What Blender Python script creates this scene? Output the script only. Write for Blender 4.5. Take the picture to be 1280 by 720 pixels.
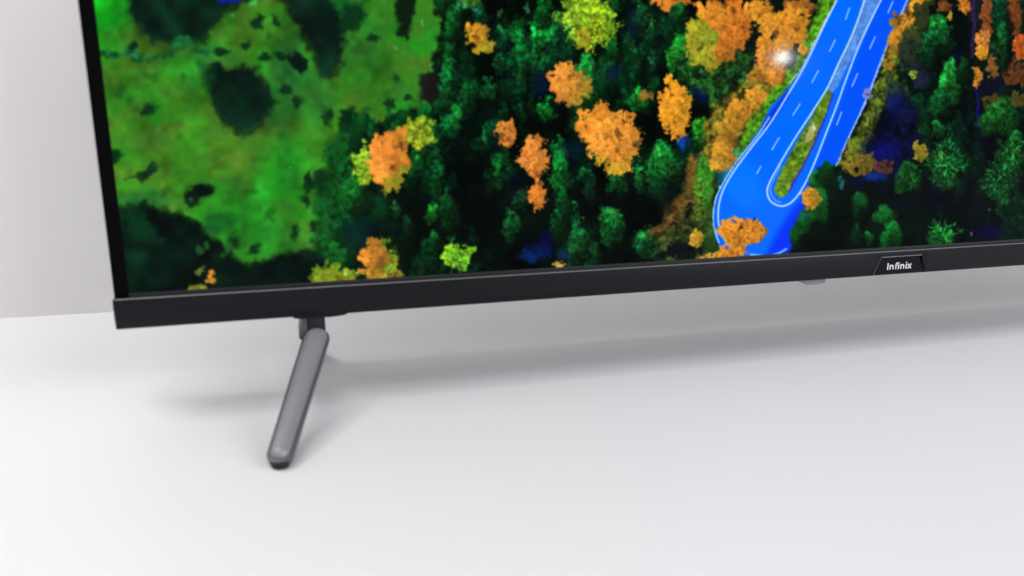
import bpy, bmesh, math, random
import numpy as np
from mathutils import Vector, Matrix

for o in list(bpy.data.objects): bpy.data.objects.remove(o, do_unlink=True)
S = bpy.context.scene
COL = S.collection
H = 0.052            # height of the television's lower edge above the table
TVW = 0.957          # 43 inch set
TVH = 0.560

# ------------------------------------------------------------------ camera
cam_d = bpy.data.cameras.new('camera')
cam = bpy.data.objects.new('camera', cam_d); COL.objects.link(cam)
RIGHT = Vector((0.96424699, -0.26500518, 0.0))
UP = Vector((0.0644523, 0.23451592, 0.96997169))
FWD = Vector((0.25704795, 0.93529382, -0.24321147))
CAM = Vector((0.09063939, -0.43839185, 0.12286536 + H))
FPX = 1013.0
m = Matrix.Identity(4)
for i in range(3):
    m[i][0] = RIGHT[i]; m[i][1] = UP[i]; m[i][2] = -FWD[i]; m[i][3] = CAM[i]
cam.matrix_world = m
cam_d.sensor_width = 36.0
cam_d.lens = FPX / 1280 * 36.0
cam_d.clip_start = 0.01; cam_d.clip_end = 100
cam_d.dof.use_dof = True
cam_d.dof.focus_distance = 0.60
cam_d.dof.aperture_fstop = 6.0
S.camera = cam

# ------------------------------------------------------------------ light
w = bpy.data.worlds.new('World'); S.world = w; w.use_nodes = True
bg = w.node_tree.nodes['Background']
bg.inputs[0].default_value = (0.97, 0.98, 1.0, 1); bg.inputs[1].default_value = 0.54

def area(name, loc, target, sx, sy, power, col=(1, 1, 1), shape='RECTANGLE'):
    l = bpy.data.lights.new(name, 'AREA'); l.shape = shape; l.size = sx; l.size_y = sy
    l.energy = power; l.color = col
    o = bpy.data.objects.new(name, l); COL.objects.link(o)
    o.location = loc
    o.rotation_euler = (Vector(target) - Vector(loc)).to_track_quat('-Z', 'Y').to_euler()
    return o
area('overhead_softbox', (-1.1, -0.95, 4.7), (0.3, 0.0, 0.05), 3.8, 1.1, 84, (1.0, 0.985, 0.975))
area('front_fill', (1.7, -1.9, 1.25), (0.6, 0.0, 0.0), 1.8, 0.7, 31, (0.95, 0.97, 1.0))  # added fill lamp that lifts the shadow under the set
sp = Vector((0.37826, 0.003, 0.1385 + H)); sd = Vector((0.5483, -0.8357, 0.0298))
area('side_softbox', (-1.75, 0.09, 3.00), (0.2, 0.10, 0.0), 0.75, 0.55, 21, (1.0, 0.985, 0.98))
area('bare_bulb', sp + sd * 1.3, sp, 0.026, 0.014, 1.2, (0.95, 0.97, 1.0), 'ELLIPSE')

wfill = area('wall_fill', (-0.40, 0.0, 0.64), (-0.40, 0.25, 0.52), 0.7, 0.05, 2.0, (1.0, 0.98, 0.97)); wfill.data.spread = math.radians(110)  # added fill, out of view, to brighten the wall towards its top
S.view_settings.view_transform = 'Standard'; S.view_settings.look = 'None'
S.view_settings.exposure = 0; S.view_settings.gamma = 1; S.view_settings.use_curve_mapping = False

# ------------------------------------------------------------------ materials
def mat(name, col, rough=0.5, metal=0.0, spec=0.5, var=0.0, vscale=40, bump=0.0, bscale=600, coat=0.0, vec=None):
    mm = bpy.data.materials.new(name); mm.use_nodes = True
    nt = mm.node_tree; b = nt.nodes['Principled BSDF']
    b.inputs['Base Color'].default_value = (*col, 1); b.inputs['Roughness'].default_value = rough
    b.inputs['Metallic'].default_value = metal; b.inputs['Specular IOR Level'].default_value = spec
    b.inputs['Coat Weight'].default_value = coat
    tc = nt.nodes.new('ShaderNodeTexCoord'); src = tc.outputs['Object']
    if vec:
        mp = nt.nodes.new('ShaderNodeMapping'); mp.inputs['Scale'].default_value = vec
        nt.links.new(src, mp.inputs[0]); src = mp.outputs[0]
    if var:
        n = nt.nodes.new('ShaderNodeTexNoise'); n.inputs['Scale'].default_value = vscale; n.inputs['Detail'].default_value = 6
        r = nt.nodes.new('ShaderNodeValToRGB')
        r.color_ramp.elements[0].position = 0.3; r.color_ramp.elements[1].position = 0.7
        r.color_ramp.elements[0].color = (*[c * (1 - var) for c in col], 1)
        r.color_ramp.elements[1].color = (*[min(1, c * (1 + var)) for c in col], 1)
        nt.links.new(src, n.inputs['Vector']); nt.links.new(n.outputs[0], r.inputs[0]); nt.links.new(r.outputs[0], b.inputs['Base Color'])
    if bump:
        n = nt.nodes.new('ShaderNodeTexNoise'); n.inputs['Scale'].default_value = bscale; n.inputs['Detail'].default_value = 4
        bp = nt.nodes.new('ShaderNodeBump'); bp.inputs['Strength'].default_value = bump; bp.inputs['Distance'].default_value = 0.0002
        nt.links.new(src, n.inputs['Vector']); nt.links.new(n.outputs[0], bp.inputs['Height']); nt.links.new(bp.outputs[0], b.inputs['Normal'])
    return mm

M_table = mat('white_table_laminate', (0.80, 0.80, 0.82), 0.42, spec=0.35, var=0.012, vscale=3, bump=0.05, bscale=250)
M_wall = mat('white_wall_paint', (0.79, 0.765, 0.755), 0.75, spec=0.2, var=0.015, vscale=5, bump=0.15, bscale=180)
M_chin = mat('brushed_charcoal_plastic', (0.0070, 0.0074, 0.0095), 0.40, spec=0.15, var=0.35, vscale=30, bump=0.25, bscale=500, vec=(0.12, 1, 2.2))
M_bezel = mat('black_bezel_plastic', (0.0015, 0.0015, 0.0017), 0.5, spec=0.035)
M_housing = mat('black_housing_plastic', (0.012, 0.012, 0.013), 0.6, spec=0.3, bump=0.3, bscale=900)
M_gloss = mat('gloss_black_plate', (0.002, 0.002, 0.003), 0.12, spec=0.12)
M_highlight = mat('highlight_grey', (0.22, 0.22, 0.23), 0.35, metal=0.6)  # light grey standing in for highlights on the slot lip and chin edge
M_letter = mat('silver_print', (0.86, 0.86, 0.88), 0.35, spec=0.5)
M_leg = mat('grey_painted_leg', (0.085, 0.085, 0.092), 0.45, metal=0.1, spec=0.5, var=0.05, vscale=60, bump=0.10, bscale=1500)
M_cover = mat('highlight_grey_leg_cover', (0.27, 0.265, 0.29), 0.46, metal=0.3, spec=0.5, var=0.05, vscale=60, bump=0.10, bscale=1500)  # leg's broad highlight put into the colour, against the darker leg sides
M_rubber = mat('dark_rubber', (0.016, 0.016, 0.018), 0.7, spec=0.3)
M_sensor = mat('smoked_clear_plastic', (0.21, 0.21, 0.22), 0.25, spec=0.5)
M_strip = mat('dark_grey_strip', (0.009, 0.009, 0.010), 0.5, spec=0.4)

# ------------------------------------------------------------------ mesh helpers
def link(name, bm, ma, parent=None, smooth=False, loc=None):
    me = bpy.data.meshes.new(name); bmesh.ops.recalc_face_normals(bm, faces=bm.faces[:]); bm.to_mesh(me); bm.free()
    me.materials.append(ma)
    if smooth:
        for p in me.polygons: p.use_smooth = True
        me.set_sharp_from_angle(angle=math.radians(38))
    o = bpy.data.objects.new(name, me); COL.objects.link(o)
    if parent: o.parent = parent
    if loc: o.location = loc
    return o
def box(bm, x0, x1, y0, y1, z0, z1, bev=0, seg=2):
    vs = [bm.verts.new((x, y, z)) for x in (x0, x1) for y in (y0, y1) for z in (z0, z1)]
    fs = [bm.faces.new([vs[i] for i in q]) for q in ((0, 1, 3, 2), (4, 6, 7, 5), (0, 4, 5, 1), (2, 3, 7, 6), (0, 2, 6, 4), (1, 5, 7, 3))]
    if bev:
        es = list({e for f in fs for e in f.edges})
        bmesh.ops.bevel(bm, geom=es, offset=bev, segments=seg, profile=0.5, affect='EDGES')
def extrude_x(bm, prof, x0, x1, caps=True):
    a = [bm.verts.new((x0, y, z)) for y, z in prof]; b = [bm.verts.new((x1, y, z)) for y, z in prof]
    n = len(prof)
    for i in range(n): bm.faces.new([a[i], a[(i + 1) % n], b[(i + 1) % n], b[i]])
    if caps: bm.faces.new(a[::-1]); bm.faces.new(b)
def prism_y(bm, pts, y0, y1):          # polygon in x,z extruded in y
    a = [bm.verts.new((x, y0, z)) for x, z in pts]; b = [bm.verts.new((x, y1, z)) for x, z in pts]
    n = len(pts)
    for i in range(n): bm.faces.new([a[i], a[(i + 1) % n], b[(i + 1) % n], b[i]])
    bm.faces.new(a[::-1]); bm.faces.new(b)
def struct(o): o['kind'] = 'structure'; return o

# ------------------------------------------------------------------ setting
bm = bmesh.new(); box(bm, -1.1, 2.0, -0.95, 0.60, -0.03, 0.0, 0.0015)
table = struct(link('table', bm, M_table))
WA = math.radians(-2.15)               # the wall is not quite parallel to the screen
bm = bmesh.new(); box(bm, -2.5, 3.5, 0.0, 0.10, -0.8, 2.6)
wall = struct(link('wall', bm, M_wall)); wall.location = (-0.131, 0.2457, 0); wall.rotation_euler = (0, 0, WA)

# ------------------------------------------------------------------ television
tv = bpy.data.objects.new('television', None); COL.objects.link(tv)
tv.empty_display_size = 0.05
tv['label'] = 'large flat television with black frame and grey legs showing an aerial autumn forest'
tv['category'] = 'television'
CH = 0.0163
YS = 0.0030                            # screen surface behind the chin's front
ZB = 0.0188                            # lower limit of the picture
XL, XR, ZT = 0.0076, TVW - 0.0076, TVH - 0.0076
def tvl(name, bm, ma, smooth=False, parent=None):
    bmesh.ops.translate(bm, verts=bm.verts[:], vec=(0, 0, H))
    return link(name, bm, ma, parent or tv, smooth)

# chin: flat front, small top bevel that catches the overhead light, lower third folding under
bm = bmesh.new()
prof = [(0.030, 0.0), (0.0030, 0.0), (0.0018, 0.0003), (0.0010, 0.0014), (0.0005, 0.0042), (0.0001, 0.0066), (0.0, 0.0082), (0.0, CH - 0.0007), (0.0002, CH - 0.0002),
        (0.0007, CH), (0.0045, CH), (0.0045, CH - 0.003), (0.030, CH - 0.003)]
LX0, LX1 = 0.4575, 0.4995              # slot for the name plate
extrude_x(bm, prof, 0.0, LX0 + 0.0)
extrude_x(bm, prof, LX1, TVW)
# over the slot: thin top bar and a recessed back
extrude_x(bm, [(0.030, CH - 0.0036), (0.0015, CH - 0.0036), (0.0, CH - 0.0034), (0.0, CH - 0.0007), (0.0002, CH - 0.0002), (0.0007, CH), (0.0045, CH), (0.0045, CH - 0.003), (0.030, CH - 0.003)], LX0, LX1, False)
extrude_x(bm, [(0.030, 0.0), (0.0030, 0.0), (0.0022, 0.0006), (0.0022, CH - 0.0036), (0.030, CH - 0.0036)], LX0, LX1, False)
# sloping cheeks that turn the slot into a trapezoid
zt = CH - 0.0036
for xa, xb in ((LX0, LX0 + 0.0050), (LX1, LX1 - 0.0046)):
    yb = 0.0022
    v = [bm.verts.new(p) for p in ((xa, 0, zt), (xb, 0, zt), (xa, 0.0, 0.0082), (xa, .0010, 0.0014), (xa, .0022, 0.0004),
                                    (xb, yb, zt), (xa + (0.0006 if xb > xa else -0.0006), yb, 0.0006))]
    bm.faces.new([v[0], v[1], v[2]]); bm.faces.new([v[1], v[3], v[2]]); bm.faces.new([v[1], v[4], v[3]])
    bm.faces.new([v[1], v[5], v[6]]); bm.faces.new([v[1], v[6], v[4]])
chin = tvl('chin', bm, M_chin, True)

# gloss plate in the slot with the lettering
bm = bmesh.new(); prism_y(bm, [(LX0 + .0008, 0.0008), (LX1 - .0008, 0.0008), (LX1 - .0052, zt - .0002), (LX0 + .0056, zt - .0002)], 0.0016, 0.0023)
plate = tvl('name_plate', bm, M_gloss)
def stroke(bm, pts, wd, y0, y1):
    pts = [Vector((a, 0, b)) for a, b in pts]
    L = []
    for i, p in enumerate(pts):
        if i == 0: d = (pts[1] - p).normalized(); n = Vector((-d.z, 0, d.x)); k = 1
        elif i == len(pts) - 1: d = (p - pts[i - 1]).normalized(); n = Vector((-d.z, 0, d.x)); k = 1
        else:
            d1 = (p - pts[i - 1]).normalized(); d2 = (pts[i + 1] - p).normalized()
            n1 = Vector((-d1.z, 0, d1.x)); n2 = Vector((-d2.z, 0, d2.x)); n = (n1 + n2).normalized(); k = 1 / max(0.5, n.dot(n1))
        L.append((p + n * wd / 2 * k, p - n * wd / 2 * k))
    ring = []
    for a, b in L:
        ring.append([bm.verts.new((a.x, y0, a.z)), bm.verts.new((b.x, y0, b.z)), bm.verts.new((b.x, y1, b.z)), bm.verts.new((a.x, y1, a.z))])
    for i in range(len(ring) - 1):
        for j in range(4): bm.faces.new([ring[i][j], ring[i][(j + 1) % 4], ring[i + 1][(j + 1) % 4], ring[i + 1][j]])
    bm.faces.new(ring[0]); bm.faces.new(ring[-1][::-1])
bm = bmesh.new()
bx, bz = 0.4695, 0.0038
U = 0.0051; V = 0.0044; wd = 0.14 * U; y0, y1 = 0.00135, 0.0017
def st(pts, ww=wd): stroke(bm, [(bx + a * U, bz + b * V) for a, b in pts], ww, y0, y1)
st([(0.09, 0), (0.09, 1.0)])                                   # I
def letter_n(o):
    st([(o, 0), (o, 0.72)])
    st([(o + .03, 0.52), (o + .10, .60), (o + .22, .635), (o + .34, .61), (o + .42, .53), (o + .45, .40), (o + .45, 0)])
letter_n(0.46)
st([(1.34, 0), (1.34, 0.72), (1.37, .87), (1.46, .93), (1.62, .935)]); st([(1.18, .635), (1.60, .635)], wd * .8)   # f
st([(1.76, 0), (1.76, 0.72)]); st([(1.76, .86), (1.76, 1.03)])
letter_n(2.12)
st([(2.94, 0), (2.94, 0.72)]); st([(2.94, .86), (2.94, 1.03)])
st([(3.19, 0.0), (3.70, 0.72)]); st([(3.19, 0.72), (3.70, 0.0)])
letters = link('lettering', bm, M_letter, plate)
letters.location = (0, 0, H)

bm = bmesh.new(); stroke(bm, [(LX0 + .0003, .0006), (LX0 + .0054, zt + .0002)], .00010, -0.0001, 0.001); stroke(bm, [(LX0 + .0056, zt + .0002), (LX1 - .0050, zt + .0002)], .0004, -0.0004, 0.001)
tvl('slot_lip_highlight', bm, M_highlight, parent=plate)  # slot lip, its highlight put in as lighter grey
# added light grey hairline that paints the highlight along the chin's upper edge
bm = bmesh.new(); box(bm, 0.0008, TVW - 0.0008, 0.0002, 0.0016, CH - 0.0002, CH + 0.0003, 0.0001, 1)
tvl('chin_edge_highlight', bm, M_highlight, parent=chin)
# bezel (left, right, top) and the grey strip above the chin
bm = bmesh.new()
box(bm, 0.0006, XL, YS - 0.0006, 0.012, CH - 0.0002, TVH, 0.0005)
bezel_bm = bm
box(bm, XR, TVW - 0.0006, YS - 0.0006, 0.012, CH - 0.0002, TVH, 0.0005)
box(bm, XL - 0.0004, XR + 0.0004, YS - 0.0006, 0.0118, ZT, TVH, 0.0005)
tvl('bezel', bm, M_bezel, True)
bm = bmesh.new(); box(bm, XL, XR, YS - 0.0003, 0.010, CH - 0.001, ZB)
tvl('lower_bezel_strip', bm, M_strip)
# rear housing
bm = bmesh.new(); box(bm, 0.003, TVW - 0.003, 0.0105, 0.020, CH - 0.002, TVH - 0.002, 0.003)
tvl('rear_panel', bm, M_housing, True)
bm = bmesh.new(); box(bm, 0.055, TVW - 0.055, 0.019, 0.072, 0.0035, 0.34, 0.012, 3)
tvl('rear_housing', bm, M_housing, True)
# smoked receiver lens hanging under the chin
bm = bmesh.new()
extr = [(0.4040, 0.0005), (0.4265, 0.0005), (0.4265, -0.0034), (0.4250, -0.0041), (0.4130, -0.0041)]
prism_y(bm, extr, 0.0060, 0.0150)
bmesh.ops.bevel(bm, geom=[e for e in bm.edges], offset=0.0004, segments=2, affect='EDGES')
tvl('sensor_lens', bm, M_sensor, True)

# ------------------------------------------------------------------ legs
def bar_mesh(p0, p1, nrm, w0, w1, base, dome, seg=10, rings=5, edge=0.0012):
    """Bar with stadium outline from p0 (wide end) to p1, its upper face domed along nrm; hangs `base` below."""
    p0 = Vector(p0); p1 = Vector(p1); ax = (p1 - p0).normalized(); n = Vector(nrm); n = (n - n.dot(ax) * ax).normalized(); sd = ax.cross(n)
    bm = bmesh.new()
    def outline(ins, h):
        r0 = max(w0 / 2 - ins, 0.0002); r1 = max(w1 / 2 - ins, 0.0002); vs = []
        for k in range(seg + 1):
            a = math.pi / 2 + math.pi * k / seg
            vs.append(bm.verts.new(p0 + ax * (math.cos(a) * r0) + sd * (math.sin(a) * r0) + n * h))
        for k in range(seg + 1):
            a = -math.pi / 2 + math.pi * k / seg
            vs.append(bm.verts.new(p1 + ax * (math.cos(a) * r1) + sd * (math.sin(a) * r1) + n * h))
        return vs
    R = [outline(edge, -base), outline(edge * .3, -base + edge * .7), outline(0, -base + edge * 1.6), outline(0, 0)]
    rm = min(w0, w1) / 2 * 0.97
    for k in range(1, rings + 1):
        t = k / rings; R.append(outline(rm * (1 - math.cos(t * math.pi / 2)), dome * math.sin(t * math.pi / 2)))
    for a, b in zip(R, R[1:]):
        for i in range(len(a)): bm.faces.new([a[i], a[(i + 1) % len(a)], b[(i + 1) % len(b)], b[i]])
    bm.faces.new(R[0][::-1]); bm.faces.new(R[-1])
    return bm
def front_leg():
    top = (0.0995, 0.0000, 0.0400); foot = (0.0785, -0.0705, 0.0062); nr = (-0.10, -0.62, 0.9)
    leg = link('leg', bar_mesh(Vector(top), foot, nr, 0.0145, 0.0126, 0.0050, 0.0008, rings=2, edge=.002), M_leg, tv, True)
    n = Vector(nr).normalized()
    d = (Vector(foot) - Vector(top)).normalized(); n = (n - n.dot(d) * d).normalized()
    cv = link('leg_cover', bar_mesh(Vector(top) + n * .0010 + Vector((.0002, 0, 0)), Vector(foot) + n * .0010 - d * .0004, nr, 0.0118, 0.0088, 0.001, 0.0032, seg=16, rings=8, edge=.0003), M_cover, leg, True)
    bm = bmesh.new()
    bmesh.ops.create_cone(bm, cap_ends=True, segments=24, radius1=0.0040, radius2=0.0058, depth=0.0042)
    rb = link('rubber_foot', bm, M_rubber, leg, True); rb.location = (foot[0] - .0002, foot[1] - 0.0005, 0.0021)
    return leg
def rear_leg():
    top = (0.0990, 0.034, 0.050); foot = (0.0985, 0.090, 0.0062); nr = (0, 0.6, 0.8)
    leg = link('leg', bar_mesh(top, foot, nr, 0.0140, 0.0120, 0.0045, 0.003), M_leg, tv, True)
    bm = bmesh.new(); bmesh.ops.create_cone(bm, cap_ends=True, segments=24, radius1=0.0040, radius2=0.0058, depth=0.0042)
    rb = link('rubber_foot', bm, M_rubber, leg, True); rb.location = (foot[0], foot[1], 0.0021)
    return leg
def mount():
    bm = bmesh.new()
    # swelling of the underside where the leg screws in
    zz = H
    prism_y(bm, [(0.0870, zz + 0.0010), (0.0890, zz - .0008), (0.0925, zz - .0013), (0.1090, zz - .0013), (0.1155, zz - .0008), (0.1195, zz + 0.0010)], 0.0022, 0.060)
    mo = link('leg_mount', bm, M_chin, tv)
    bm = bmesh.new(); box(bm, 0.0955, 0.1050, 0.0030, 0.030, H - 0.0125, H - 0.0005, 0.0008)
    link('mount_neck', bm, M_housing, mo, True)
    bm = bmesh.new(); prism_y(bm, [(0.0928, H - 0.0008), (0.0954, H - 0.0008), (0.0954, H - 0.0170), (0.0905, H - 0.0128)], 0.0042, 0.030)
    link('mount_bracket', bm, M_leg, mo)
    return mo
pieces = [front_leg(), rear_leg(), mount()]
# the far pair under the other half of the set: copies mirrored about the middle
for o in pieces:
    c = o.copy(); c.data = o.data.copy(); c.data.transform(Matrix.Translation((TVW, 0, 0)) @ Matrix.Scale(-1, 4, (1, 0, 0))); c.data.flip_normals()
    COL.objects.link(c); c.parent = tv
    for ch in o.children:
        d = ch.copy(); COL.objects.link(d); d.parent = c
        if ch.location.length > 1e-6: d.location = (TVW - ch.location.x, ch.location.y, ch.location.z)
        else:
            d.data = ch.data.copy(); d.data.transform(Matrix.Translation((TVW, 0, 0)) @ Matrix.Scale(-1, 4, (1, 0, 0))); d.data.flip_normals()

# ------------------------------------------------------------------ the picture shown on the screen
# Painted into a generated image laid over the screen's own plane. Features are listed in the grid (u right, v down)
# of the broadcast picture as it lies on the panel.
TW = 1920; TH = int(TW * (ZT - ZB) / (XR - XL))
xs = XL + (np.arange(TW) + .5) / TW * (XR - XL)
zs = ZB + (np.arange(TH) + .5) / TH * (ZT - ZB)
GX, GZ = np.meshgrid(xs, zs)
c0 = np.array(CAM); r_ = np.array(RIGHT); u_ = np.array(UP); f_ = np.array(FWD)
def grid_of(x, z):
    dx = x - c0[0]; dy = YS - c0[1]; dz = z + H - c0[2]
    q = dx * f_[0] + dy * f_[1] + dz * f_[2]
    return 640 + FPX * (dx * r_[0] + dy * r_[1] + dz * r_[2]) / q, 360 - FPX * (dx * u_[0] + dy * u_[1] + dz * u_[2]) / q
def tex_of(px, py):
    d = f_ + (px - 640) / FPX * r_ - (py - 360) / FPX * u_
    t = (YS - c0[1]) / d[1]
    x = c0[0] + t * d[0]; z = c0[2] + t * d[2] - H
    return (x - XL) / (XR - XL) * TW, (z - ZB) / (ZT - ZB) * TH
PX, PY = grid_of(GX, GZ); PX = PX.astype(np.float32); PY = PY.astype(np.float32)
rng = np.random.default_rng(7); random.seed(7)
def lattice(px, py, s, seed):
    x = px / s; y = py / s; xi = np.floor(x).astype(np.int64); yi = np.floor(y).astype(np.int64)
    fx = x - xi; fy = y - yi; fx = fx * fx * (3 - 2 * fx); fy = fy * fy * (3 - 2 * fy)
    tab = np.random.default_rng(seed).random((256, 256)).astype(np.float32)
    g = lambda a, b: tab[a & 255, b & 255]
    return (g(xi, yi) * (1 - fx) + g(xi + 1, yi) * fx) * (1 - fy) + (g(xi, yi + 1) * (1 - fx) + g(xi + 1, yi + 1) * fx) * fy
N40 = lattice(PX, PY, 46, 1); N15 = lattice(PX, PY, 16, 2); N6 = lattice(PX, PY, 6, 3); N3 = lattice(PX, PY, 2.6, 4); N40b = lattice(PX, PY * .8, 34, 5)
IMG = np.zeros((TH, TW, 3), np.float32)
def C(*c): return np.array(c, np.float32) / 255.
def bbox(x0, y0, x1, y1):
    q = [tex_of(a, b) for a, b in ((x0, y0), (x1, y0), (x0, y1), (x1, y1))]
    a0 = int(max(0, math.floor(min(p[0] for p in q)))); a1 = int(min(TW, math.ceil(max(p[0] for p in q)) + 1))
    b0 = int(max(0, math.floor(min(p[1] for p in q)))); b1 = int(min(TH, math.ceil(max(p[1] for p in q)) + 1))
    return (slice(b0, b1), slice(a0, a1)) if a1 > a0 and b1 > b0 else None
def blend(sl, a, col):
    a = np.clip(a, 0, 1)[..., None]; IMG[sl] = IMG[sl] * (1 - a) + col * a
def sm(x): x = np.clip(x, 0, 1); return x * x * (3 - 2 * x)
def disc(cx, cy, rx, ry, col, al=1., soft=.35, ang=0., warp=0., grad=0.):
    m_ = max(rx, ry) * (1.15 + soft) + 2
    sl = bbox(cx - m_, cy - m_, cx + m_, cy + m_)
    if sl is None: return
    dx = PX[sl] - cx; dy = PY[sl] - cy
    if ang: ca, sa = math.cos(ang), math.sin(ang); dx, dy = dx * ca + dy * sa, -dx * sa + dy * ca
    d = np.sqrt((dx / rx) ** 2 + (dy / ry) ** 2)
    if warp: d = d + (N6[sl] - .5) * warp + (N15[sl] - .5) * warp
    col = np.asarray(col, np.float32)
    if grad: k = np.clip(1 - grad * (dx / rx * .5 + dy / ry * .9), .1, 1.9)[..., None]; col = col * k
    blend(sl, al * sm((1 - d) / soft + .5), col)
def poly(pts, col, al=1., soft=2., warp=0., tex=0.):
    P = np.array(pts, float); m_ = soft + warp + 2
    sl = bbox(P[:, 0].min() - m_, P[:, 1].min() - m_, P[:, 0].max() + m_, P[:, 1].max() + m_)
    if sl is None: return
    x = PX[sl]; y = PY[sl]; ins = np.zeros(x.shape, bool); dd = np.full(x.shape, 1e9, np.float32)
    for i in range(len(P)):
        ax, ay = P[i]; bx_, by = P[(i + 1) % len(P)]
        if ay != by:
            ins ^= ((ay > y) != (by > y)) & (x < (bx_ - ax) * (y - ay) / (by - ay) + ax)
        ex, ey = bx_ - ax, by - ay; L = ex * ex + ey * ey + 1e-9
        t = np.clip(((x - ax) * ex + (y - ay) * ey) / L, 0, 1)
        dd = np.minimum(dd, (x - ax - t * ex) ** 2 + (y - ay - t * ey) ** 2)
    d = np.sqrt(dd) * np.where(ins, 1, -1)
    if warp: d = d + (N6[sl] - .5) * warp + (N15[sl] - .5) * warp * 1.5
    cc = np.asarray(col, np.float32)
    if tex: cc = cc * (1 + tex * (N6[sl] - .5) + tex * (N3[sl] - .5))[..., None]
    blend(sl, al * sm(d / (2 * soft) + .5), cc)
def line(pts, wd, col, al=1.):
    for (ax, ay), (bx_, by) in zip(pts, pts[1:]):
        sl = bbox(min(ax, bx_) - 4, min(ay, by) - 4, max(ax, bx_) + 4, max(ay, by) + 4)
        if sl is None: continue
        x = PX[sl]; y = PY[sl]; ex, ey = bx_ - ax, by - ay; L = ex * ex + ey * ey + 1e-9
        t = np.clip(((x - ax) * ex + (y - ay) * ey) / L, 0, 1)
        d = np.sqrt((x - ax - t * ex) ** 2 + (y - ay - t * ey) ** 2)
        blend(sl, al * sm((wd / 2 - d) / 1.0 + .5), col)
def smooth_pts(p, n=6):
    out = []
    for i in range(len(p) - 1):
        p0 = p[max(i - 1, 0)]; p1 = p[i]; p2 = p[i + 1]; p3 = p[min(i + 2, len(p) - 1)]
        for k in range(n):
            t = k / n
            out.append(tuple(.5 * (2 * p1[j] + (p2[j] - p0[j]) * t + (2 * p0[j] - 5 * p1[j] + 4 * p2[j] - p3[j]) * t * t + (3 * p1[j] - p0[j] - 3 * p2[j] + p3[j]) * t ** 3) for j in (0, 1)))
    out.append(p[-1]); return out
# broadleaf crown: lumpy mass of small leaf clumps
def crown(cx, cy, rx, ry, col, col2=None, leaf=3.0, dens=1.0, spik=.12, dark=.55):
    col = np.asarray(col); col2 = col if col2 is None else np.asarray(col2)
    disc(cx + 1, cy + 2, rx * .86, ry * .86, col * dark, 1, .25, warp=.35)
    n = int(dens * 3.4 * rx * ry / leaf ** 2)
    ph = [random.random() * 6.28 for _ in range(4)]
    for i in range(n):
        t = random.random() * 6.283; rr = math.sqrt(random.random())
        lim = 1 + spik * math.sin(3 * t + ph[0]) + spik * .8 * math.sin(5 * t + ph[1]) + spik * .6 * math.sin(9 * t + ph[2])
        x = cx + rx * rr * lim * math.cos(t); y = cy + ry * rr * lim * math.sin(t)
        k = random.random(); side = .5 + .5 * (x - cx) / rx
        c = col * (1 - side * .9) + col2 * side * .9 if random.random() < .85 else (col + col2) / 2
        c = c * (.80 + .34 * k - .10 * (x - cx) / rx - .06 * (y - cy) / ry)
        r = leaf * (.55 + .6 * random.random())
        disc(x, y, r, r * (.8 + .4 * random.random()), c, .85, .5)
    for i in range(int(n * .05)):
        t = random.random() * 6.283; rr = math.sqrt(random.random()) * .8
        disc(cx + rx * rr * math.cos(t), cy + ry * rr * math.sin(t), leaf * .3, leaf * .45, col * .4, .45, .9)
def fringe(cx, cy, rx, ry, col, n=16, t0=0, t1=6.283, ln=.35, wd=2.4):
    for i in range(int(n * 1.6)):
        t = random.uniform(t0, t1); L = 1 + ln * random.random() ** 1.5
        line([(cx + rx * .7 * math.cos(t), cy + ry * .7 * math.sin(t)), (cx + rx * (L - .05) * math.cos(t), cy + ry * (L - .05) * math.sin(t))], wd * .8, np.asarray(col) * (.8 + .3 * random.random()), .8)
        for k in range(4):
            q = .7 + (L - .7) * k / 3
            t += random.uniform(-.07, .07)
            disc(cx + rx * q * math.cos(t), cy + ry * q * math.sin(t), wd * (1 - .18 * k) * .75, wd * .55, np.asarray(col) * (.75 + .4 * random.random()), .9, .5, t)
# conifer seen from above: needled boughs around a bright tip
def spruce(cx, cy, rx, ry, col, n=26, al=.9):
    col = np.asarray(col)
    disc(cx, cy + ry * .15, rx * .9, ry * .9, col * .42, .9, .6, warp=.6)
    for i in range(n * 4):
        t = random.random() * 6.283; rr = random.random() ** .7; lim = 1 + .15 * math.sin(4 * t + cx) + .1 * math.sin(7 * t + cy)
        x = cx + rx * rr * lim * math.cos(t); y = cy + ry * rr * lim * math.sin(t); tt = t + random.uniform(-.5, .5); L = random.uniform(2.5, 6)
        c = col * (1.05 - .55 * rr * (1 + .4 * math.sin(t)) + random.uniform(-.2, .25))
        line([(x, y), (x + L * math.cos(tt), y + L * math.sin(tt))], random.uniform(1.0, 1.9), np.clip(c, 0, 1), al * .8)
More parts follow.
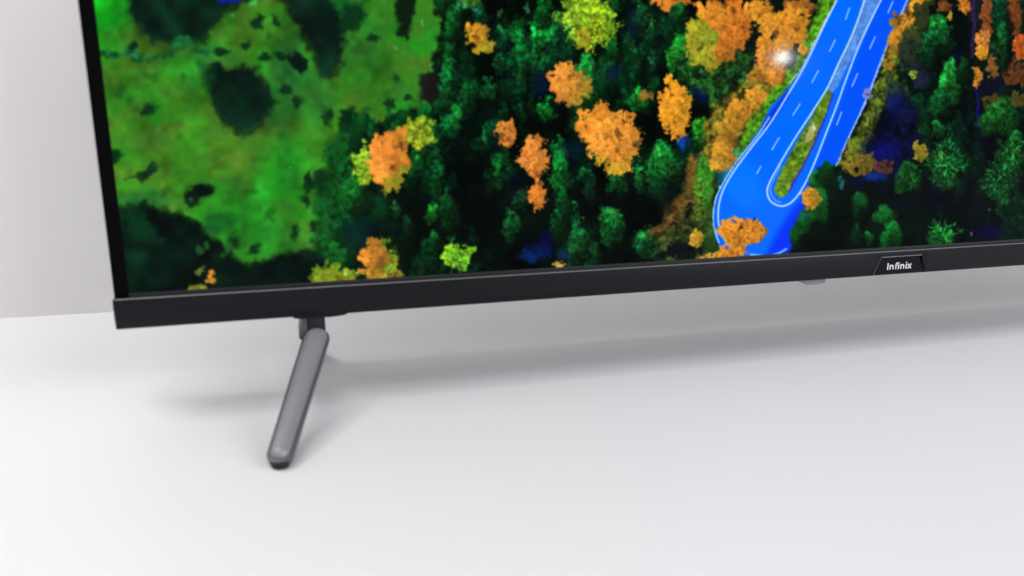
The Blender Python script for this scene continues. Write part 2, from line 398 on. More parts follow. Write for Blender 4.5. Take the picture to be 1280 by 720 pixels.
# leaning conifer of the dense wood: pointed, lit on its upper left, sinking into shade
def pine(cx, cy, rx, ry, col, al=1.):
    col = np.asarray(col)
    disc(cx + rx * .3, cy + ry * .55, rx * 1.1, ry * .8, C(2, 8, 6), .8 * al, .5, warp=.4)
    disc(cx, cy + ry * .2, rx * .85, ry * .9, col * .42, .95 * al, .45, warp=.6)
    n = int(5 + rx * ry / 11)
    for i in range(n):
        t = random.random(); yy = cy - ry * .9 + ry * 1.7 * t; hw = rx * (.25 + .75 * min(1, t * 1.8)) * (1 if t < .7 else .8)
        xx = cx + random.uniform(-.9, .75) * hw
        c = col * (1.12 - .75 * t - .3 * (xx - cx) / rx + random.uniform(-.16, .16))
        disc(xx, yy, rx * .30, rx * .34, np.clip(c, 0, 1), .62 * al, .9, warp=.5)
    for i in range(int(n * 1.1)):
        t = random.random(); yy = cy - ry * .9 + ry * 1.5 * t; hw = rx * (.25 + .75 * min(1, t * 1.8)); xx = cx + random.uniform(-1, .8) * hw; q = random.uniform(1.5, 3.5)
        c = col * (1.35 - .9 * t - .3 * (xx - cx) / rx + random.uniform(-.35, .3)); a_ = random.uniform(.6, 2.5)
        line([(xx, yy), (xx + q * math.cos(a_), yy + q * math.sin(a_))], 1.3, np.clip(c, 0, 1), .6 * al)

# --- ground tone of the wood and the meadow
nz = (N40 * .6 + N15 * .3 + N6 * .1)[..., None]
IMG[:] = C(1, 5, 4) * (1 - nz) + C(4, 26, 14) * nz
mead = [(60, -60), (556, -60), (553, 20), (548, 70), (534, 100), (528, 128), (505, 145), (470, 158), (440, 172), (425, 200), (420, 260), (428, 330), (395, 322), (345, 320), (325, 328), (300, 332),
        (285, 322), (268, 300), (250, 283), (215, 270), (190, 262), (152, 262), (120, 270)]
poly(mead, C(56, 130, 30), 1, 7, warp=10)
def tint(mask, col, k):
    a = np.clip(mask, 0, 1)[..., None] * k; IMG[:] = IMG * (1 - a) + col * a
inm = sm((IMG[..., 1] - .25) / .2)
tint(inm * sm((N40 - .45) * 3), C(32, 146, 32), .75)
tint(inm * sm((N40b - .5) * 3), C(84, 122, 34), .55)
tint(inm * sm((N15 - .58) * 4), C(50, 112, 40), .45)
tint(inm * (N6 - .45), C(40, 110, 30), .15); tint(inm * sm((lattice(PX * .6, PY * 1.3, 26, 21) - .55) * 4), C(88, 106, 34), .4)
disc(118, 12, 45, 30, C(18, 172, 30), .9, .9)
disc(352, 212, 30, 34, C(26, 160, 34), .7, 1.7, warp=.5); disc(315, 275, 60, 40, C(30, 152, 34), .75, 1.7, warp=.6); disc(330, 300, 40, 22, C(34, 130, 38), .5, .9)
disc(415, 20, 22, 26, C(12, 90, 36), .8, .8, warp=.6); disc(450, 55, 30, 40, C(30, 128, 42), .5, .9, warp=.5)
disc(350, 120, 20, 50, C(36, 120, 50), .6, .9, warp=.5); disc(262, 70, 30, 16, C(50, 125, 50), .5, .8); disc(180, 250, 40, 12, C(35, 105, 45), .7, .8)
poly([(405, 170), (428, 165), (445, 200), (440, 260), (425, 345), (395, 330), (398, 260)], C(10, 74, 28), .85, 6, 14, tex=.8)
poly([(340, 60), (370, 40), (400, 95), (412, 130), (392, 160), (362, 140)], C(34, 110, 48), .45, 8, 8)
# shaded hollows and ponds of the meadow
DK = C(5, 16, 15)
poly([(158, -10), (163, 18), (176, 38), (193, 52), (214, 53), (222, 46), (236, 54), (254, 51), (266, 37), (280, 17), (300, 8), (322, -10)], DK, .97, 8, 5)
for q, (x, y) in enumerate(smooth_pts([(194, -5), (204, 14), (214, 32), (226, 48)])): disc(x, y, 8, 8, C(14, 62, 34), .22, 1.6)
disc(284, -1, 18, 5, C(6, 26, 190), .9, .9)
poly([(253, 87), (268, 80), (286, 84), (304, 81), (320, 86), (326, 98), (335, 113), (343, 130), (336, 146), (322, 158), (302, 167), (284, 160), (274, 145), (264, 124), (256, 104)], DK, .97, 6.5, 5)
poly([(244, 75), (262, 78), (268, 100), (262, 118), (254, 104)], C(16, 72, 36), .6, 4, 3)
poly([(343, -10), (404, -10), (424, 14), (430, 50), (428, 80), (413, 98), (400, 90), (384, 60), (362, 28)], DK, .97, 9, 8)
poly([(357, 71), (370, 64), (382, 74), (384, 85), (374, 93), (364, 85)], DK, 1, 2, 2)
poly([(492, -10), (518, -10), (516, 26), (510, 50), (498, 46), (494, 20)], C(6, 22, 12), .95, 4, 5)
poly([(427, 0), (458, 2), (455, 30), (440, 42), (424, 26)], C(6, 42, 22), .9, 5, 6)
poly([(526, 95), (548, 88), (556, 110), (548, 138), (530, 136), (524, 120)], C(24, 22, 22), .95, 4, 4)
for x, y, a, b, g in ((320, 30, 6, 5, .5), (328, 23, 5, 4, 0), (343, 28, 4, 6, 0), (334, 46, 5, 4, 0), (307, 57, 4, 7, .6), (277, 66, 6, 4, 0), (331, 73, 6, 5, 0), (350, 72, 6, 5, 0), (358, 112, 8, 6, 0), (370, 128, 5, 6, 0),
                      (226, 97, 5, 6, 0), (188, 97, 8, 6, 0), (182, 138, 12, 6, -.2), (154, 114, 4, 9, .5), (143, 196, 10, 6, 0), (408, 143, 8, 12, 0), (509, 122, 5, 5, 0), (488, 130, 6, 8, .3), (495, 97, 6, 7, 0), (465, 48, 6, 5, 0),
                      (310, 240, 9, 4, 0), (338, 270, 6, 8, 0), (368, 290, 4, 10, .3), (382, 252, 7, 8, 0), (384, 225, 4, 11, 0), (400, 228, 10, 12, 0), (391, 285, 5, 9, 0), (318, 312, 8, 6, 0), (292, 302, 6, 8, 0), (205, 240, 6, 6, 0)):
    faint = (x, y) in ((226, 97), (188, 97), (154, 114), (310, 240), (338, 270), (205, 240), (334, 46))
    disc(x, y, a, b, C(28, 70, 26) if faint else C(6, 34, 20), .45 if faint else .85, 1.0, g, warp=.9)
poly([(166, 222), (180, 214), (192, 206), (194, 213), (186, 222), (176, 226)], C(8, 30, 20), .95, 2.5, 3); line([(156, 226), (176, 221)], 4, C(20, 70, 30), .7)
disc(254, 239, 11, 9, DK, 1, .7, warp=.4); disc(241, 246, 9, 10, DK, .95, .7, warp=.4); disc(238, 257, 4, 4, DK, .7, .9)
disc(239, 251, 2.4, 2, C(70, 120, 70), .7, .8)
# hedge of small bushes across the meadow
hed = smooth_pts([(125, 68), (145, 70), (163, 62), (168, 70), (180, 74), (195, 74), (210, 70), (222, 60), (230, 50), (243, 60), (262, 70)])
for i, (x, y) in enumerate(hed):
    disc(x + random.uniform(-3, 3), y + random.uniform(-3, 3), random.uniform(3, 6), random.uniform(2, 4), C(10, 62, 30) if i % 2 else C(22, 110, 52), .8, .7, warp=.6)
    if i % 3 == 0: disc(x + random.uniform(-4, 4), y + random.uniform(-5, 1), 2.4, 2, C(60, 160, 84), .7, .7)
disc(165, 58, 6, 4, DK, .9, .5); disc(224, 56, 9, 7, C(30, 116, 56), .6, .8); disc(222, 57, 5, 3, C(70, 160, 90), .5, .8)
for x, y, r in ((368, 204, 1.6), (362, 210, 1.8), (527, 29, 1.6), (494, 60, 2.4), (290, 19, 1.8), (316, 3, 4), (449, 254, 2.5)):
    disc(x, y, r, r, C(60, 220, 110), .7, .8)
# the black corner
poly([(135, 258), (160, 262), (178, 254), (200, 262), (222, 270), (238, 276), (252, 283), (262, 298), (276, 304), (292, 322), (310, 336), (330, 328), (344, 320), (372, 313), (396, 316), (412, 340), (430, 400), (100, 420)], C(3, 9, 9), 1, 5, 5)
poly([(140, 262), (168, 258), (190, 280), (206, 300), (180, 306), (156, 290)], C(8, 58, 30), .8, 8, 6); disc(200, 330, 44, 24, C(5, 26, 18), .6, .9)
for x, y in ((257, 306), (248, 313), (286, 312), (279, 318)): disc(x, y, 4, 5, C(40, 110, 50), .7, .7, warp=.6)
poly([(250, 268), (275, 266), (296, 274), (292, 286), (275, 292), (255, 290)], C(10, 78, 40), .6, 9, 10)

# --- dense wood: dim pines in rows, brightness falling into the gaps
def rnd_forest(x0, x1, y0, y1, step, lo, hi, thr=.42, size=(8, 15), tall=(13, 27)):
    y = y0
    while y < y1:
        x = x0 + random.uniform(0, step)
        while x < x1:
            nn = float(lattice(np.array([x]), np.array([y]), 52, 11)[0] * .65 + lattice(np.array([x]), np.array([y]), 20, 12)[0] * .35)
            if x < 1160 - y * .45 and x0 > 1000: x += step; continue
            if nn > thr:
                k = min(1, (nn - thr) / .4) * random.uniform(.5, 1.15); c = C(*lo) * (1 - k) + C(*hi) * k
                pine(x, y, random.uniform(*size), random.uniform(*tall), np.clip(c, 0, 1))
            x += step * random.uniform(.7, 1.4)
        y += step * .8
rnd_forest(552, 905, -20, 345, 23, (3, 38, 20), (20, 150, 54))
rnd_forest(428, 556, 150, 345, 24, (3, 28, 14), (12, 108, 38), .40)
fm = np.clip((lattice(PX, PY * .7, 38, 31) * .7 + N15 * .3 - .22) * 3.2, .12, 1.12)
fm = 1 - (1 - fm) * sm((PX - 545) / 40) * sm((900 - PX) / 30); IMG *= fm[..., None]
for x, y, a, b, r2 in ((592, 236, 26, 60, .85), (690, 150, 30, 14, .6), (610, 300, 30, 40, .8), (780, 250, 20, 12, .6), (505, 300, 24, 30, .6), (745, 275, 14, 34, .6), (580, 75, 16, 24, .7)): disc(x, y, a, b, C(1, 4, 3), r2, 1.4, warp=.8)
for x, y, a, b, c in ((678, 12, 10, 20, (10, 120, 34)), (677, 52, 7, 12, (14, 130, 40)), (628, 50, 8, 14, (16, 92, 50)), (624, 82, 8, 14, (12, 80, 44)), (612, 115, 12, 14, (8, 78, 36)), (601, 20, 9, 14, (12, 84, 48)),
                      (800, 20, 8, 22, (20, 100, 50)), (815, 40, 9, 15, (20, 96, 44)), (765, 62, 10, 20, (16, 100, 34)), (758, 100, 15, 26, (8, 60, 28)), (798, 78, 7, 16, (12, 74, 32)), (818, 78, 6, 12, (24, 96, 52)),
                      (852, 66, 15, 24, (18, 128, 38)), (868, 88, 15, 20, (16, 96, 34)), (838, 84, 7, 18, (14, 120, 34)), (798, 124, 15, 15, (20, 140, 42)), (683, 137, 13, 12, (14, 130, 40)), (570, 152, 11, 18, (16, 120, 46)),
                      (545, 225, 9, 26, (12, 100, 36)), (540, 268, 9, 12, (22, 140, 40)), (560, 262, 12, 26, (8, 74, 28)), (494, 262, 8, 12, (22, 100, 40)), (616, 168, 12, 18, (8, 70, 38)), (698, 182, 9, 11, (14, 128, 44)),
                      (700, 215, 13, 26, (16, 130, 44)), (640, 285, 13, 24, (12, 88, 40)), (650, 250, 12, 14, (14, 70, 40)), (697, 280, 10, 20, (10, 80, 34)), (716, 268, 8, 18, (12, 108, 38)), (722, 298, 12, 26, (20, 116, 52)),
                      (764, 282, 18, 24, (18, 112, 44)), (808, 304, 18, 17, (20, 110, 46)), (828, 206, 22, 22, (18, 122, 44)), (798, 222, 9, 18, (24, 130, 50)), (770, 226, 15, 16, (12, 96, 34)), (745, 190, 14, 16, (16, 70, 34)),
                      (738, 232, 8, 20, (12, 66, 34)), (704, 250, 9, 24, (12, 92, 34)), (878, 165, 14, 16, (26, 150, 36)), (470, 262, 18, 14, (8, 60, 26)), (508, 290, 10, 20, (8, 44, 22)), (440, 245, 20, 20, (22, 110, 30)), (590, 300, 6, 20, (6, 44, 18))):
    pine(x, y, a, b, C(*c))
disc(594, 12, 5, 1.8, C(80, 190, 190), .8, .7, .4); disc(659, 11, 3, 5, C(70, 140, 110), .6, .8, .4); disc(627, 17, 3, 3, C(70, 150, 90), .6, .8)
poly([(566, -10), (606, -10), (600, 8), (588, 12), (572, 4)], C(64, 124, 38), .8, 4, 5)
line([(574, 4), (590, 12), (596, 14)], 1.5, C(80, 180, 160), .5)
for x, y, a, b, c in ((675, 315, 14, 10, (4, 30, 110)), (682, 298, 8, 9, (3, 10, 70)), (662, 322, 10, 7, (6, 46, 130)), (875, 115, 9, 8, (4, 10, 110)), (855, 178, 6, 10, (10, 90, 230)), (790, 30, 6, 14, (8, 30, 60)), (675, 105, 8, 16, (8, 26, 60)), (448, 292, 18, 16, (3, 24, 34)), (705, 320, 8, 8, (10, 46, 96)), (768, 90, 8, 12, (8, 24, 56)), (716, 188, 8, 10, (6, 30, 54)), (850, 320, 20, 10, (6, 20, 46)), (645, 232, 10, 12, (2, 4, 26))):
    disc(x, y, a, b, C(*c), .7, 1.4, warp=.9)

# --- brown slope left of the road
poly([(865, 196), (876, 190), (890, 205), (898, 235), (890, 280), (888, 330), (815, 335), (820, 300), (836, 270), (854, 240)], C(46, 58, 24), .85, 6, 10, tex=1.0)
poly([(862, 196), (873, 194), (872, 232), (858, 262), (840, 286), (818, 292), (834, 264), (852, 238)], C(118, 84, 34), .85, 7, 6, tex=.35)
poly([(892, 130), (940, 88), (960, 60), (985, 90), (960, 130), (935, 165), (905, 205), (885, 215), (878, 180)], C(120, 104, 32), .9, 7, 10, tex=.9)
poly([(852, 88), (880, 60), (920, 55), (945, 70), (930, 105), (900, 125), (880, 130)], C(24, 66, 24), .85, 8, 12, tex=1.)
disc(878, 225, 10, 26, C(58, 140, 34), .9, .7, warp=.9); disc(872, 255, 6, 22, C(96, 128, 34), .7, .8, warp=.8); disc(890, 290, 16, 26, C(44, 84, 26), .7, .9, warp=.9)
for x, y in ((858, 257), (841, 279), (862, 312), (900, 68)): disc(x, y, 2.6, 2.6, C(8, 10, 10), .9, .6)
disc(850, 318, 24, 14, C(4, 10, 16), .8, .6, warp=.8)
# grass verge, then the road
poly([(1030, -10), (1050, -10), (1030, 40), (1006, 85), (985, 118), (958, 150), (944, 180), (922, 205), (905, 222), (903, 205), (925, 172), (945, 140), (966, 112), (988, 84), (1008, 48)], C(72, 134, 22), 1, 3, 3, tex=.4)
R1 = [(1390, -800), (1049, -10), (1044, 4), (1022, 46), (1003, 84), (984, 112), (962, 134), (950, 160), (926, 194), (906, 224), (895, 248), (891, 272), (894, 298), (904, 318), (945, 324), (984, 315), (1002, 285), (1010, 260), (1030, 222), (1043, 208), (1062, 170), (1077, 136), (1091, 104), (1104, 68), (1117, 38), (1135, 6), (1141, -10), (1500, -800)]
poly(R1, C(0, 106, 255), 1, 1.2)
poly([(1100, -10), (1450, -800), (1500, -800), (1141, -10), (1117, 38), (1104, 68), (1091, 104), (1062, 170), (1043, 208), (1012, 255), (1002, 285), (984, 315), (962, 318), (980, 285), (1005, 240), (1030, 180), (1055, 115)], C(0, 82, 252), .95, 5)
poly([(990, 262), (1022, 232), (1012, 262), (1002, 290), (984, 316), (958, 318), (972, 290)], C(0, 44, 250), .85, 7)
disc(925, 225, 22, 40, C(0, 128, 255), .6, .9, -.5); disc(920, 150, 0.1, 0.1, C(0, 0, 0), 0)
poly([(984, 113), (972, 128), (958, 146), (950, 162), (960, 160), (975, 138), (987, 120)], C(0, 50, 220), .8, 2)
poly([(1081, -10), (1440, -800), (1452, -800), (1103, -10), (1083, 38), (1062, 78), (1047, 108), (1040, 117), (1034, 112), (1044, 88), (1058, 56), (1072, 24)], C(84, 142, 226), 1, 1.3, tex=.22)
poly([(1035, 112), (1040, 117), (1034, 140), (1020, 176), (1006, 206), (992, 230), (982, 245), (974, 247), (968, 238), (972, 222), (984, 198), (1002, 166), (1020, 136)], C(92, 132, 30), 1, 1.5, 1, tex=.22)
line(smooth_pts([(1041, 118), (1030, 150), (1016, 184), (1002, 210), (986, 240)]), 3, C(58, 44, 190), .85)
disc(1013, 166, 3, 8, C(190, 180, 130), .8, .7, .3, warp=1); disc(1017, 160, 2, 4, C(220, 220, 220), .8, .7); disc(1000, 196, 5, 2, C(120, 200, 40), .7, .8, -.4)
WH = C(196, 226, 255)
line(smooth_pts([(1049, -6), (1030, 32), (1006, 82), (985, 118), (962, 155), (938, 186), (916, 216), (903, 240), (898, 262), (899, 284), (906, 300), (916, 312)]), 1.9, WH, .95)
line(smooth_pts([(1043, 4), (1022, 45), (1000, 88), (987, 102)]), 1.2, WH, .7); line(smooth_pts([(962, 146), (945, 172), (921, 202), (901, 234), (893, 256), (892, 282), (899, 304)]), 1.5, WH, .85)
line(smooth_pts([(1083, -6), (1066, 42), (1047, 82), (1034, 110), (1014, 142), (993, 174), (974, 206), (962, 228), (959, 240), (963, 251), (973, 257), (984, 256), (995, 247), (1006, 230), (1018, 204), (1032, 168), (1046, 132), (1058, 98), (1076, 52), (1104, -6)]), 1.9, WH, .95)
line(smooth_pts([(976, 207), (964, 232), (964, 243), (970, 251), (976, 253)]), 1.0, WH, .6)
line(smooth_pts([(1136, -4), (1116, 40), (1102, 74), (1090, 106), (1075, 142), (1059, 176), (1045, 208)]), 1.9, C(170, 190, 255), .9)
for a in ((1062, 10, 1057, 24), (1044, 50, 1037, 64), (1023, 88, 1015, 103), (1000, 130, 991, 144), (974, 172, 965, 187), (951, 208, 946, 217), (1116, 2, 1110, 16), (1094, 46, 1087, 61), (1072, 92, 1065, 108), (1052, 140, 1046, 156)):
    line([(a[0], a[1]), (a[2], a[3])], 1.4, WH, .85)
line(smooth_pts([(938, 318), (958, 319.5), (972, 317), (983, 311)]), 2.2, C(110, 190, 255), .9)
for x, y, a, b in ((1084, 114, 5, 3.5), (1086, 121, 5, 4), (1081, 119, 3.5, 3)): disc(x, y, a, b, C(126, 132, 214), .95, .5, warp=.5)
disc(1084, 118, 2, 1.5, C(40, 40, 120), .8, .7)

# --- right bank
rnd_forest(1105, 1400, -20, 320, 22, (3, 14, 14), (10, 66, 30), .42)
poly([(1142, -10), (1172, -10), (1150, 30), (1128, 70), (1118, 110), (1100, 150), (1082, 190), (1062, 214), (1048, 206), (1066, 172), (1080, 138), (1096, 100), (1110, 62)], C(76, 92, 26), 1, 3, 6, tex=.8)
poly([(1142, -10), (1166, -10), (1150, 16), (1130, 44), (1114, 64), (1108, 60), (1120, 34)], C(190, 124, 38), .9, 3, 5, tex=.7)
for x, y, a, b, c in ((1118, 52, 8, 12, (196, 132, 40)), (1110, 75, 7, 16, (150, 120, 34)), (1140, 50, 12, 14, (56, 66, 30)), (1152, 20, 10, 16, (52, 56, 26)), (1120, 25, 6, 10, (140, 100, 40)), (1120, 120, 14, 24, (36, 56, 40)), (1140, 70, 18, 22, (34, 46, 34)), (1128, 140, 12, 22, (18, 60, 40)), (1150, 95, 12, 16, (28, 34, 54))):
    crown(x, y, a, b, C(*c), leaf=3.2, dens=.7)
poly([(1098, 140), (1130, 120), (1150, 150), (1145, 190), (1120, 220), (1085, 236), (1062, 240), (1070, 205), (1085, 175)], C(8, 8, 44), .8, 8, 10, tex=1)
for x, y, a, b, c in ((1120, 128, 10, 12, (10, 20, 130)), (1190, 72, 9, 10, (14, 16, 120)), (1108, 190, 16, 12, (18, 24, 150)), (1094, 221, 13, 5, (0, 90, 230)), (1150, 240, 30, 20, (4, 6, 40)), (1235, 290, 20, 12, (10, 10, 90)), (1210, 255, 30, 30, (3, 4, 20)), (1240, 185, 20, 22, (10, 6, 26)), (1210, 140, 24, 24, (4, 4, 22)), (1255, 48, 6, 8, (20, 60, 110)), (1220, 20, 9, 30, (44, 26, 60)), (1240, 105, 14, 14, (20, 14, 50))):
    disc(x, y, a, b, C(*c) * .8, .65, 1.6, warp=.9)
line([(1220, 110), (1222, 135), (1221, 160)], 3, C(24, 14, 150), .6); line([(1216, -5), (1217, 30), (1214, 70)], 4, C(66, 40, 110), .5)
for x, y, a, b, c in ((1205, 6, 9, 10, (214, 130, 40)), (1187, 21, 4, 6, (190, 170, 40)), (1180, 8, 10, 7, (120, 66, 30)), (1233, 20, 7, 40, (136, 74, 34)), (1228, 50, 8, 14, (206, 130, 60)), (1226, 66, 8, 7, (220, 150, 40)), (1221, 95, 5, 13, (206, 130, 40)),
                      (1268, 18, 9, 26, (124, 66, 30)), (1276, 58, 10, 16, (196, 90, 34)), (1240, 84, 7, 14, (130, 86, 40)), (1142, 92, 4, 6, (120, 170, 40)), (1268, 92, 14, 16, (96, 56, 28)), (1240, 128, 12, 10, (70, 60, 26)), (1272, 125, 10, 10, (80, 70, 30)), (1150, 190, 8, 13, (140, 128, 34)), (1300, 60, 16, 30, (120, 64, 30)), (1310, 130, 20, 20, (70, 66, 28))):
    crown(x, y, a, b, C(*c), leaf=2.6, dens=.9)
crown(1072, 205, 20, 14, C(140, 112, 36), C(110, 100, 40), 3, .9); crown(1064, 190, 6, 14, C(110, 124, 36), leaf=3); disc(1071, 213, 3, 3, C(10, 8, 10), .9, .6); crown(1105, 210, 12, 9, C(84, 50, 46), leaf=3, dens=.7)
for x, y, a, b, c in ((1172, 46, 20, 24, (20, 110, 42)), (1160, 62, 12, 20, (14, 80, 40)), (1250, 10, 11, 30, (12, 90, 44)), (1252, 52, 9, 26, (12, 100, 44)), (1188, 105, 16, 30, (28, 136, 48)), (1175, 128, 16, 18, (18, 92, 38)), (1250, 148, 26, 18, (22, 92, 30)), (1270, 180, 14, 18, (18, 84, 30)), (1172, 160, 10, 12, (28, 120, 50)),
                      (1136, 222, 17, 20, (16, 96, 34)), (1205, 88, 10, 16, (12, 60, 30)), (1073, 254, 15, 13, (16, 92, 38)), (1064, 268, 12, 18, (8, 60, 28)), (1104, 270, 14, 11, (18, 116, 44)), (1114, 294, 15, 15, (16, 118, 40)), (1085, 297, 10, 9, (18, 108, 44)), (1070, 292, 10, 14, (8, 64, 34)), (1020, 228, 10, 14, (14, 112, 30)), (1034, 216, 12, 14, (8, 70, 24)), (1024, 262, 20, 22, (18, 104, 34)), (1003, 288, 14, 22, (8, 82, 24)), (1046, 250, 14, 34, (3, 26, 12)), (1026, 300, 26, 18, (2, 14, 8))):
    pine(x, y, a, b, C(*c))
spruce(1182, 206, 22, 30, C(36, 158, 66), 34); spruce(1137, 222, 15, 16, C(20, 112, 44), 18, .6); spruce(1262, 196, 20, 26, C(24, 132, 50), 24); spruce(1246, 226, 18, 26, C(30, 140, 60), 20); spruce(1178, 292, 18, 16, C(34, 160, 60), 24); spruce(1298, 250, 18, 22, C(24, 130, 50), 20)
crown(1013, 249, 12, 13, C(226, 140, 40), C(150, 130, 36), 2.6)
for x, y in ((1050, 222), (1053, 230)): disc(x, y, 3, 6, C(40, 120, 150), .7, .8, warp=.8)
disc(1214, 293, 1.6, 1.6, C(120, 120, 120), .7, .8); disc(1236, 263, 2.4, 2.4, C(70, 90, 70), .7, .8)

# --- autumn crowns
OR = C(238, 142, 44); OR2 = C(236, 152, 38); YG = C(136, 182, 34)
spr = [(735, 26)]
fringe(733, 24, 30, 30, C(120, 170, 32), 34, 0, 6.283, .5, 3.2); crown(735, 18, 28, 26, C(150, 190, 36), C(120, 176, 30), 4, 1.1, .2); crown(729, 50, 7, 14, C(172, 166, 34), leaf=3)
for x, y, a, b, c1, c2, lf in ((596, 44, 13, 14, (238, 160, 44), (206, 150, 40), 3.2), (604, 60, 8, 7, (170, 150, 36), (150, 160, 36), 2.6), (710, 105, 22, 26, (240, 146, 58), (196, 144, 44), 3.4), (632, 166, 12, 16, (238, 140, 58), (214, 136, 48), 3.2),
                               (668, 196, 17, 24, (238, 142, 58), (228, 140, 56), 3.4), (671, 243, 9, 20, (240, 138, 52), (226, 134, 46), 3.2), (744, 158, 22, 28, (242, 146, 48), (238, 146, 44), 3.4), (768, 176, 32, 34, (240, 156, 54), (232, 148, 50), 3.0),
                               (844, 132, 19, 33, (238, 156, 38), (226, 156, 40), 3.0), (846, 164, 10, 9, (230, 150, 40), (220, 150, 40), 2.6), (807, 117, 8, 7, (150, 116, 44), (130, 100, 40), 2.6),
                               (455, 208, 10, 26, (120, 172, 34), (140, 160, 34), 3.2), (520, 166, 22, 18, (154, 170, 36), (110, 160, 34), 3.6), (486, 196, 24, 34, (238, 138, 54), (206, 132, 44), 3.6), (482, 225, 14, 12, (236, 138, 54), (160, 140, 36), 3.2),
                               (478, 338, 22, 14, (196, 140, 44), (160, 140, 40), 3), (468, 318, 17, 20, (240, 148, 50), (200, 140, 44), 3.4), (415, 346, 30, 11, (146, 176, 40), (170, 164, 40), 3), (568, 320, 15, 17, (122, 190, 40), (110, 176, 34), 3.4), (582, 322, 8, 8, (100, 170, 34), (90, 160, 34), 3),
                               (264, 348, 6, 7, (226, 138, 50), (190, 130, 40), 2.6), (247, 361, 12, 4, (150, 150, 56), (130, 140, 50), 2.4), (842, 3, 24, 8, (226, 136, 44), (216, 130, 40), 2.8), (916, 30, 20, 36, (226, 128, 42), (214, 122, 38), 2.8),
                               (890, 22, 18, 26, (232, 148, 46), (226, 140, 42), 2.8), (874, 52, 18, 30, (176, 164, 40), (140, 164, 38), 2.8), (888, 72, 12, 16, (150, 160, 38), (190, 140, 40), 2.8), (905, 66, 14, 12, (190, 116, 38), (180, 110, 36), 2.6), (948, 12, 15, 13, (220, 146, 44), (214, 140, 44), 2.6),
                               (962, 32, 16, 14, (222, 150, 44), (214, 142, 40), 2.6), (1000, 8, 20, 10, (150, 96, 36), (170, 104, 36), 2.6), (990, 32, 22, 24, (222, 140, 40), (214, 146, 40), 2.6), (976, 56, 14, 16, (216, 150, 40), (216, 140, 40), 2.6), (1003, 62, 6, 5, (222, 150, 44), (216, 150, 44), 2.2), (956, 66, 13, 20, (222, 140, 40), (214, 140, 36), 2.6),
                               (966, 92, 14, 14, (220, 138, 38), (214, 140, 38), 2.4), (944, 122, 13, 12, (216, 150, 44), (206, 144, 44), 2.2), (946, 94, 12, 9, (170, 116, 36), (180, 120, 36), 2.4), (926, 138, 14, 14, (218, 146, 42), (206, 140, 40), 2.4), (916, 150, 12, 16, (180, 130, 38), (190, 130, 38), 2.6), (908, 172, 14, 16, (170, 122, 36), (160, 116, 36), 2.6), (903, 196, 15, 18, (206, 144, 44), (190, 140, 40), 2.4), (896, 208, 7, 8, (212, 156, 50), (200, 150, 50), 2.2),
                               (870, 298, 8, 10, (214, 160, 52), (180, 140, 44), 2.4), (700, 334, 9, 5, (190, 150, 60), (180, 140, 60), 2.2), (895, 320, 18, 5, (180, 140, 50), (190, 140, 46), 2.2), (915, 314, 20, 8, (222, 138, 44), (216, 134, 44), 2.2), (922, 290, 23, 20, (224, 142, 40), (220, 138, 40), 2.2), (944, 290, 12, 14, (220, 140, 40), (212, 132, 40), 2.2)):
    crown(x, y, a, b, C(*c1), C(*c2), lf)
fringe(486, 200, 22, 38, C(150, 150, 36), 9, .3, 1.9, .25, 3); fringe(455, 206, 12, 20, C(120, 172, 34), 5, 2.7, 3.9, .5, 5); fringe(474, 322, 20, 22, C(130, 168, 40), 10, -1.6, 1.2, .35, 3); fringe(415, 346, 26, 14, C(130, 178, 40), 9, -3.1, 0, .35, 3); fringe(574, 320, 14, 16, C(106, 176, 36), 9, -1, 2, .35, 4); fringe(712, 108, 22, 22, C(180, 140, 44), 8, -.4, 1.4, .3, 4); fringe(252, 346, 8, 8, C(110, 130, 50), 4, -2.6, -1, .6, 2)
fringe(768, 182, 32, 34, C(214, 164, 44), 12, .3, 2.6, .1, 3.2); fringe(600, 50, 14, 14, C(180, 150, 40), 6, .2, 1.7, .4, 3)
pine(848, 16, 14, 10, C(18, 100, 34), .8); disc(969, 44, 4, 5, C(70, 40, 16), .8, .8, .5); disc(925, 285, 2, 1.8, C(60, 20, 20), .9, .6); disc(943, 273, 1.8, 1.8, C(60, 20, 20), .9, .6)
# --- the rest of the broadcast picture, above and right of what the photograph takes in
k = 0
for i in range(1500):
    x = random.uniform(-900, 1850); y = random.uniform(-1100, -34) if random.random() < .8 else random.uniform(-18, 330)
    if y > -18 and x < 1330: continue
    if abs(x - (1095 - y * .45)) < 80 and y < 30: continue
    tx, ty = tex_of(x, y)
    if not (0 < tx < TW and 0 < ty < TH): continue
    k = random.random(); r = random.uniform(12, 24)
    if k < .22: crown(x, y, r, r * 1.2, C(226, 140, 44) * random.uniform(.7, 1), leaf=5, dens=.8)
    elif k < .3: crown(x, y, r, r, C(130, 170, 36), leaf=5, dens=.8)
    else: pine(x, y, r * .8, r * 1.3, C(16, 110, 42) * random.uniform(.4, 1.1))
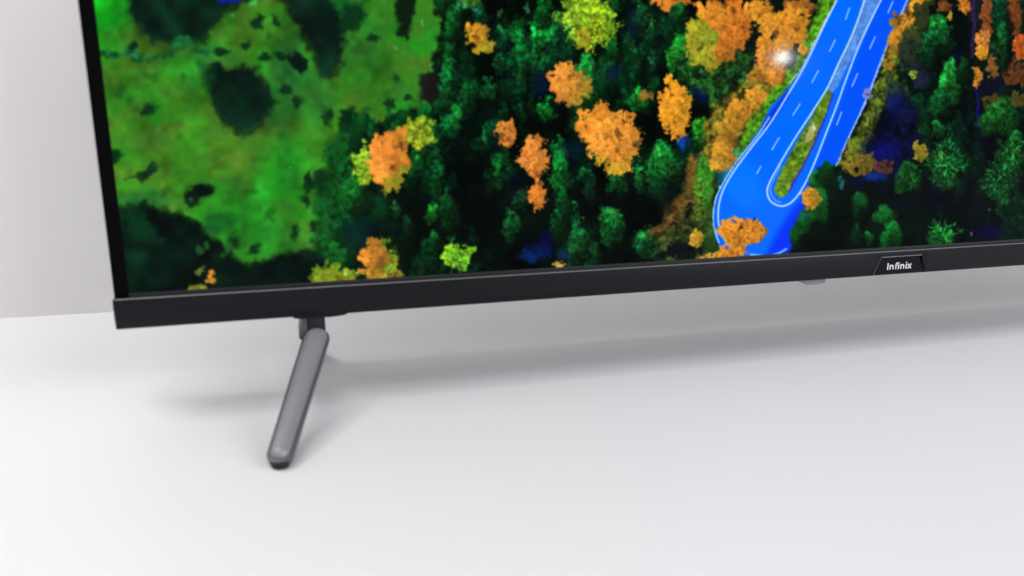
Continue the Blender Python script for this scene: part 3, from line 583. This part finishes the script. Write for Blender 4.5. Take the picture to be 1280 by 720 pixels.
# break up the outlines and deepen the texture everywhere off the carriageway
lum = IMG.max(axis=2); roadm = sm((IMG[..., 2] - .55) / .2)
wx = ((lattice(PX, PY, 3.2, 41) - .5) * 5.5 + (lattice(PX, PY, 8, 42) - .5) * 7) * (1 - roadm) * (.55 + .45 * (PX > 540))
wy = ((lattice(PX, PY, 3.2, 43) - .5) * 5.5 + (lattice(PX, PY, 8, 44) - .5) * 7) * (1 - roadm) * (.55 + .45 * (PX > 540))
wx[PX > 1149] *= .5; wy[PX > 1149] *= .5
wx[(PX > 870) & (PX < 1150)] *= .45; wy[(PX > 870) & (PX < 1150)] *= .45
jj, ii = np.meshgrid(np.arange(TW), np.arange(TH))
IMG[:] = IMG[np.clip(ii + wy, 0, TH - 1).astype(int), np.clip(jj + wx, 0, TW - 1).astype(int)]
isgreen = sm((IMG[..., 1] - IMG[..., 0]) * 8) * sm((IMG[..., 1] - IMG[..., 2]) * 8) * (PX > 425) * (1 - inm) * np.where((PX > 880) & (PX < 1130), .35, 1)
hue = lattice(PX, PY, 24, 45)[..., None]
IMG[:] = IMG * (1 + isgreen[..., None] * (.75 * (N3 - .5) + .35 * (N6 - .5))[..., None]) 
IMG[:] = IMG + isgreen[..., None] * IMG[..., 1:2] * (np.clip(hue - .55, 0, 1) * C(110, 10, -10) + np.clip(.42 - hue, 0, 1) * C(-10, 0, 50))
left = sm((520 - PX) / 60) * sm((.22 - IMG[..., 1]) / .12)
IMG[:] = IMG + (left * (N15 * .5 + N40b * .5) ** 2)[..., None] * C(10, 46, 24)
mead_m = sm((520 - PX) / 40) * sm((IMG[..., 1] - .3) / .15)
IMG[:] = IMG * (1 + mead_m[..., None] * ((lattice(PX, PY, 9, 46) - .5) * .22 + (lattice(PX, PY, 30, 47) - .62) * .40)[..., None])
# fine grain of foliage over everything that is not road
g = (1 + .16 * (N3 - .5) * (PX > 540) + .12 * (N6 - .5))[..., None]
road = sm((IMG[..., 2:3] - .6) / .2)
IMG[:] = IMG * (g * (1 - road) + road)
rgba = np.ones((TH, TW, 4), np.float32); rgba[..., :3] = np.clip(IMG, 0, 1)
im = bpy.data.images.new('broadcast_picture', TW, TH, alpha=False, float_buffer=False)
im.pixels.foreach_set(rgba.ravel()); im.update(); im.pack()

M_screen = bpy.data.materials.new('lit_lcd_screen'); M_screen.use_nodes = True
nt = M_screen.node_tree; b = nt.nodes['Principled BSDF']
b.inputs['Base Color'].default_value = (0.0002, 0.0002, 0.0002, 1); b.inputs['Roughness'].default_value = 0.075; b.inputs['Specular IOR Level'].default_value = 0.024
ti = nt.nodes.new('ShaderNodeTexImage'); ti.image = im; ti.extension = 'EXTEND'; ti.interpolation = 'Cubic'
uvn = nt.nodes.new('ShaderNodeUVMap'); uvn.uv_map = 'UVMap'
nt.links.new(uvn.outputs[0], ti.inputs[0]); nt.links.new(ti.outputs[0], b.inputs['Emission Color']); b.inputs['Emission Strength'].default_value = 1.0
bm = bmesh.new(); uvl = bm.loops.layers.uv.new('UVMap')
box(bm, XL, XR, YS, 0.0100, ZB, ZT)
for f in bm.faces:
    for l in f.loops: l[uvl].uv = ((l.vert.co.x - XL) / (XR - XL), (l.vert.co.z - ZB) / (ZT - ZB))
tvl('screen', bm, M_screen)
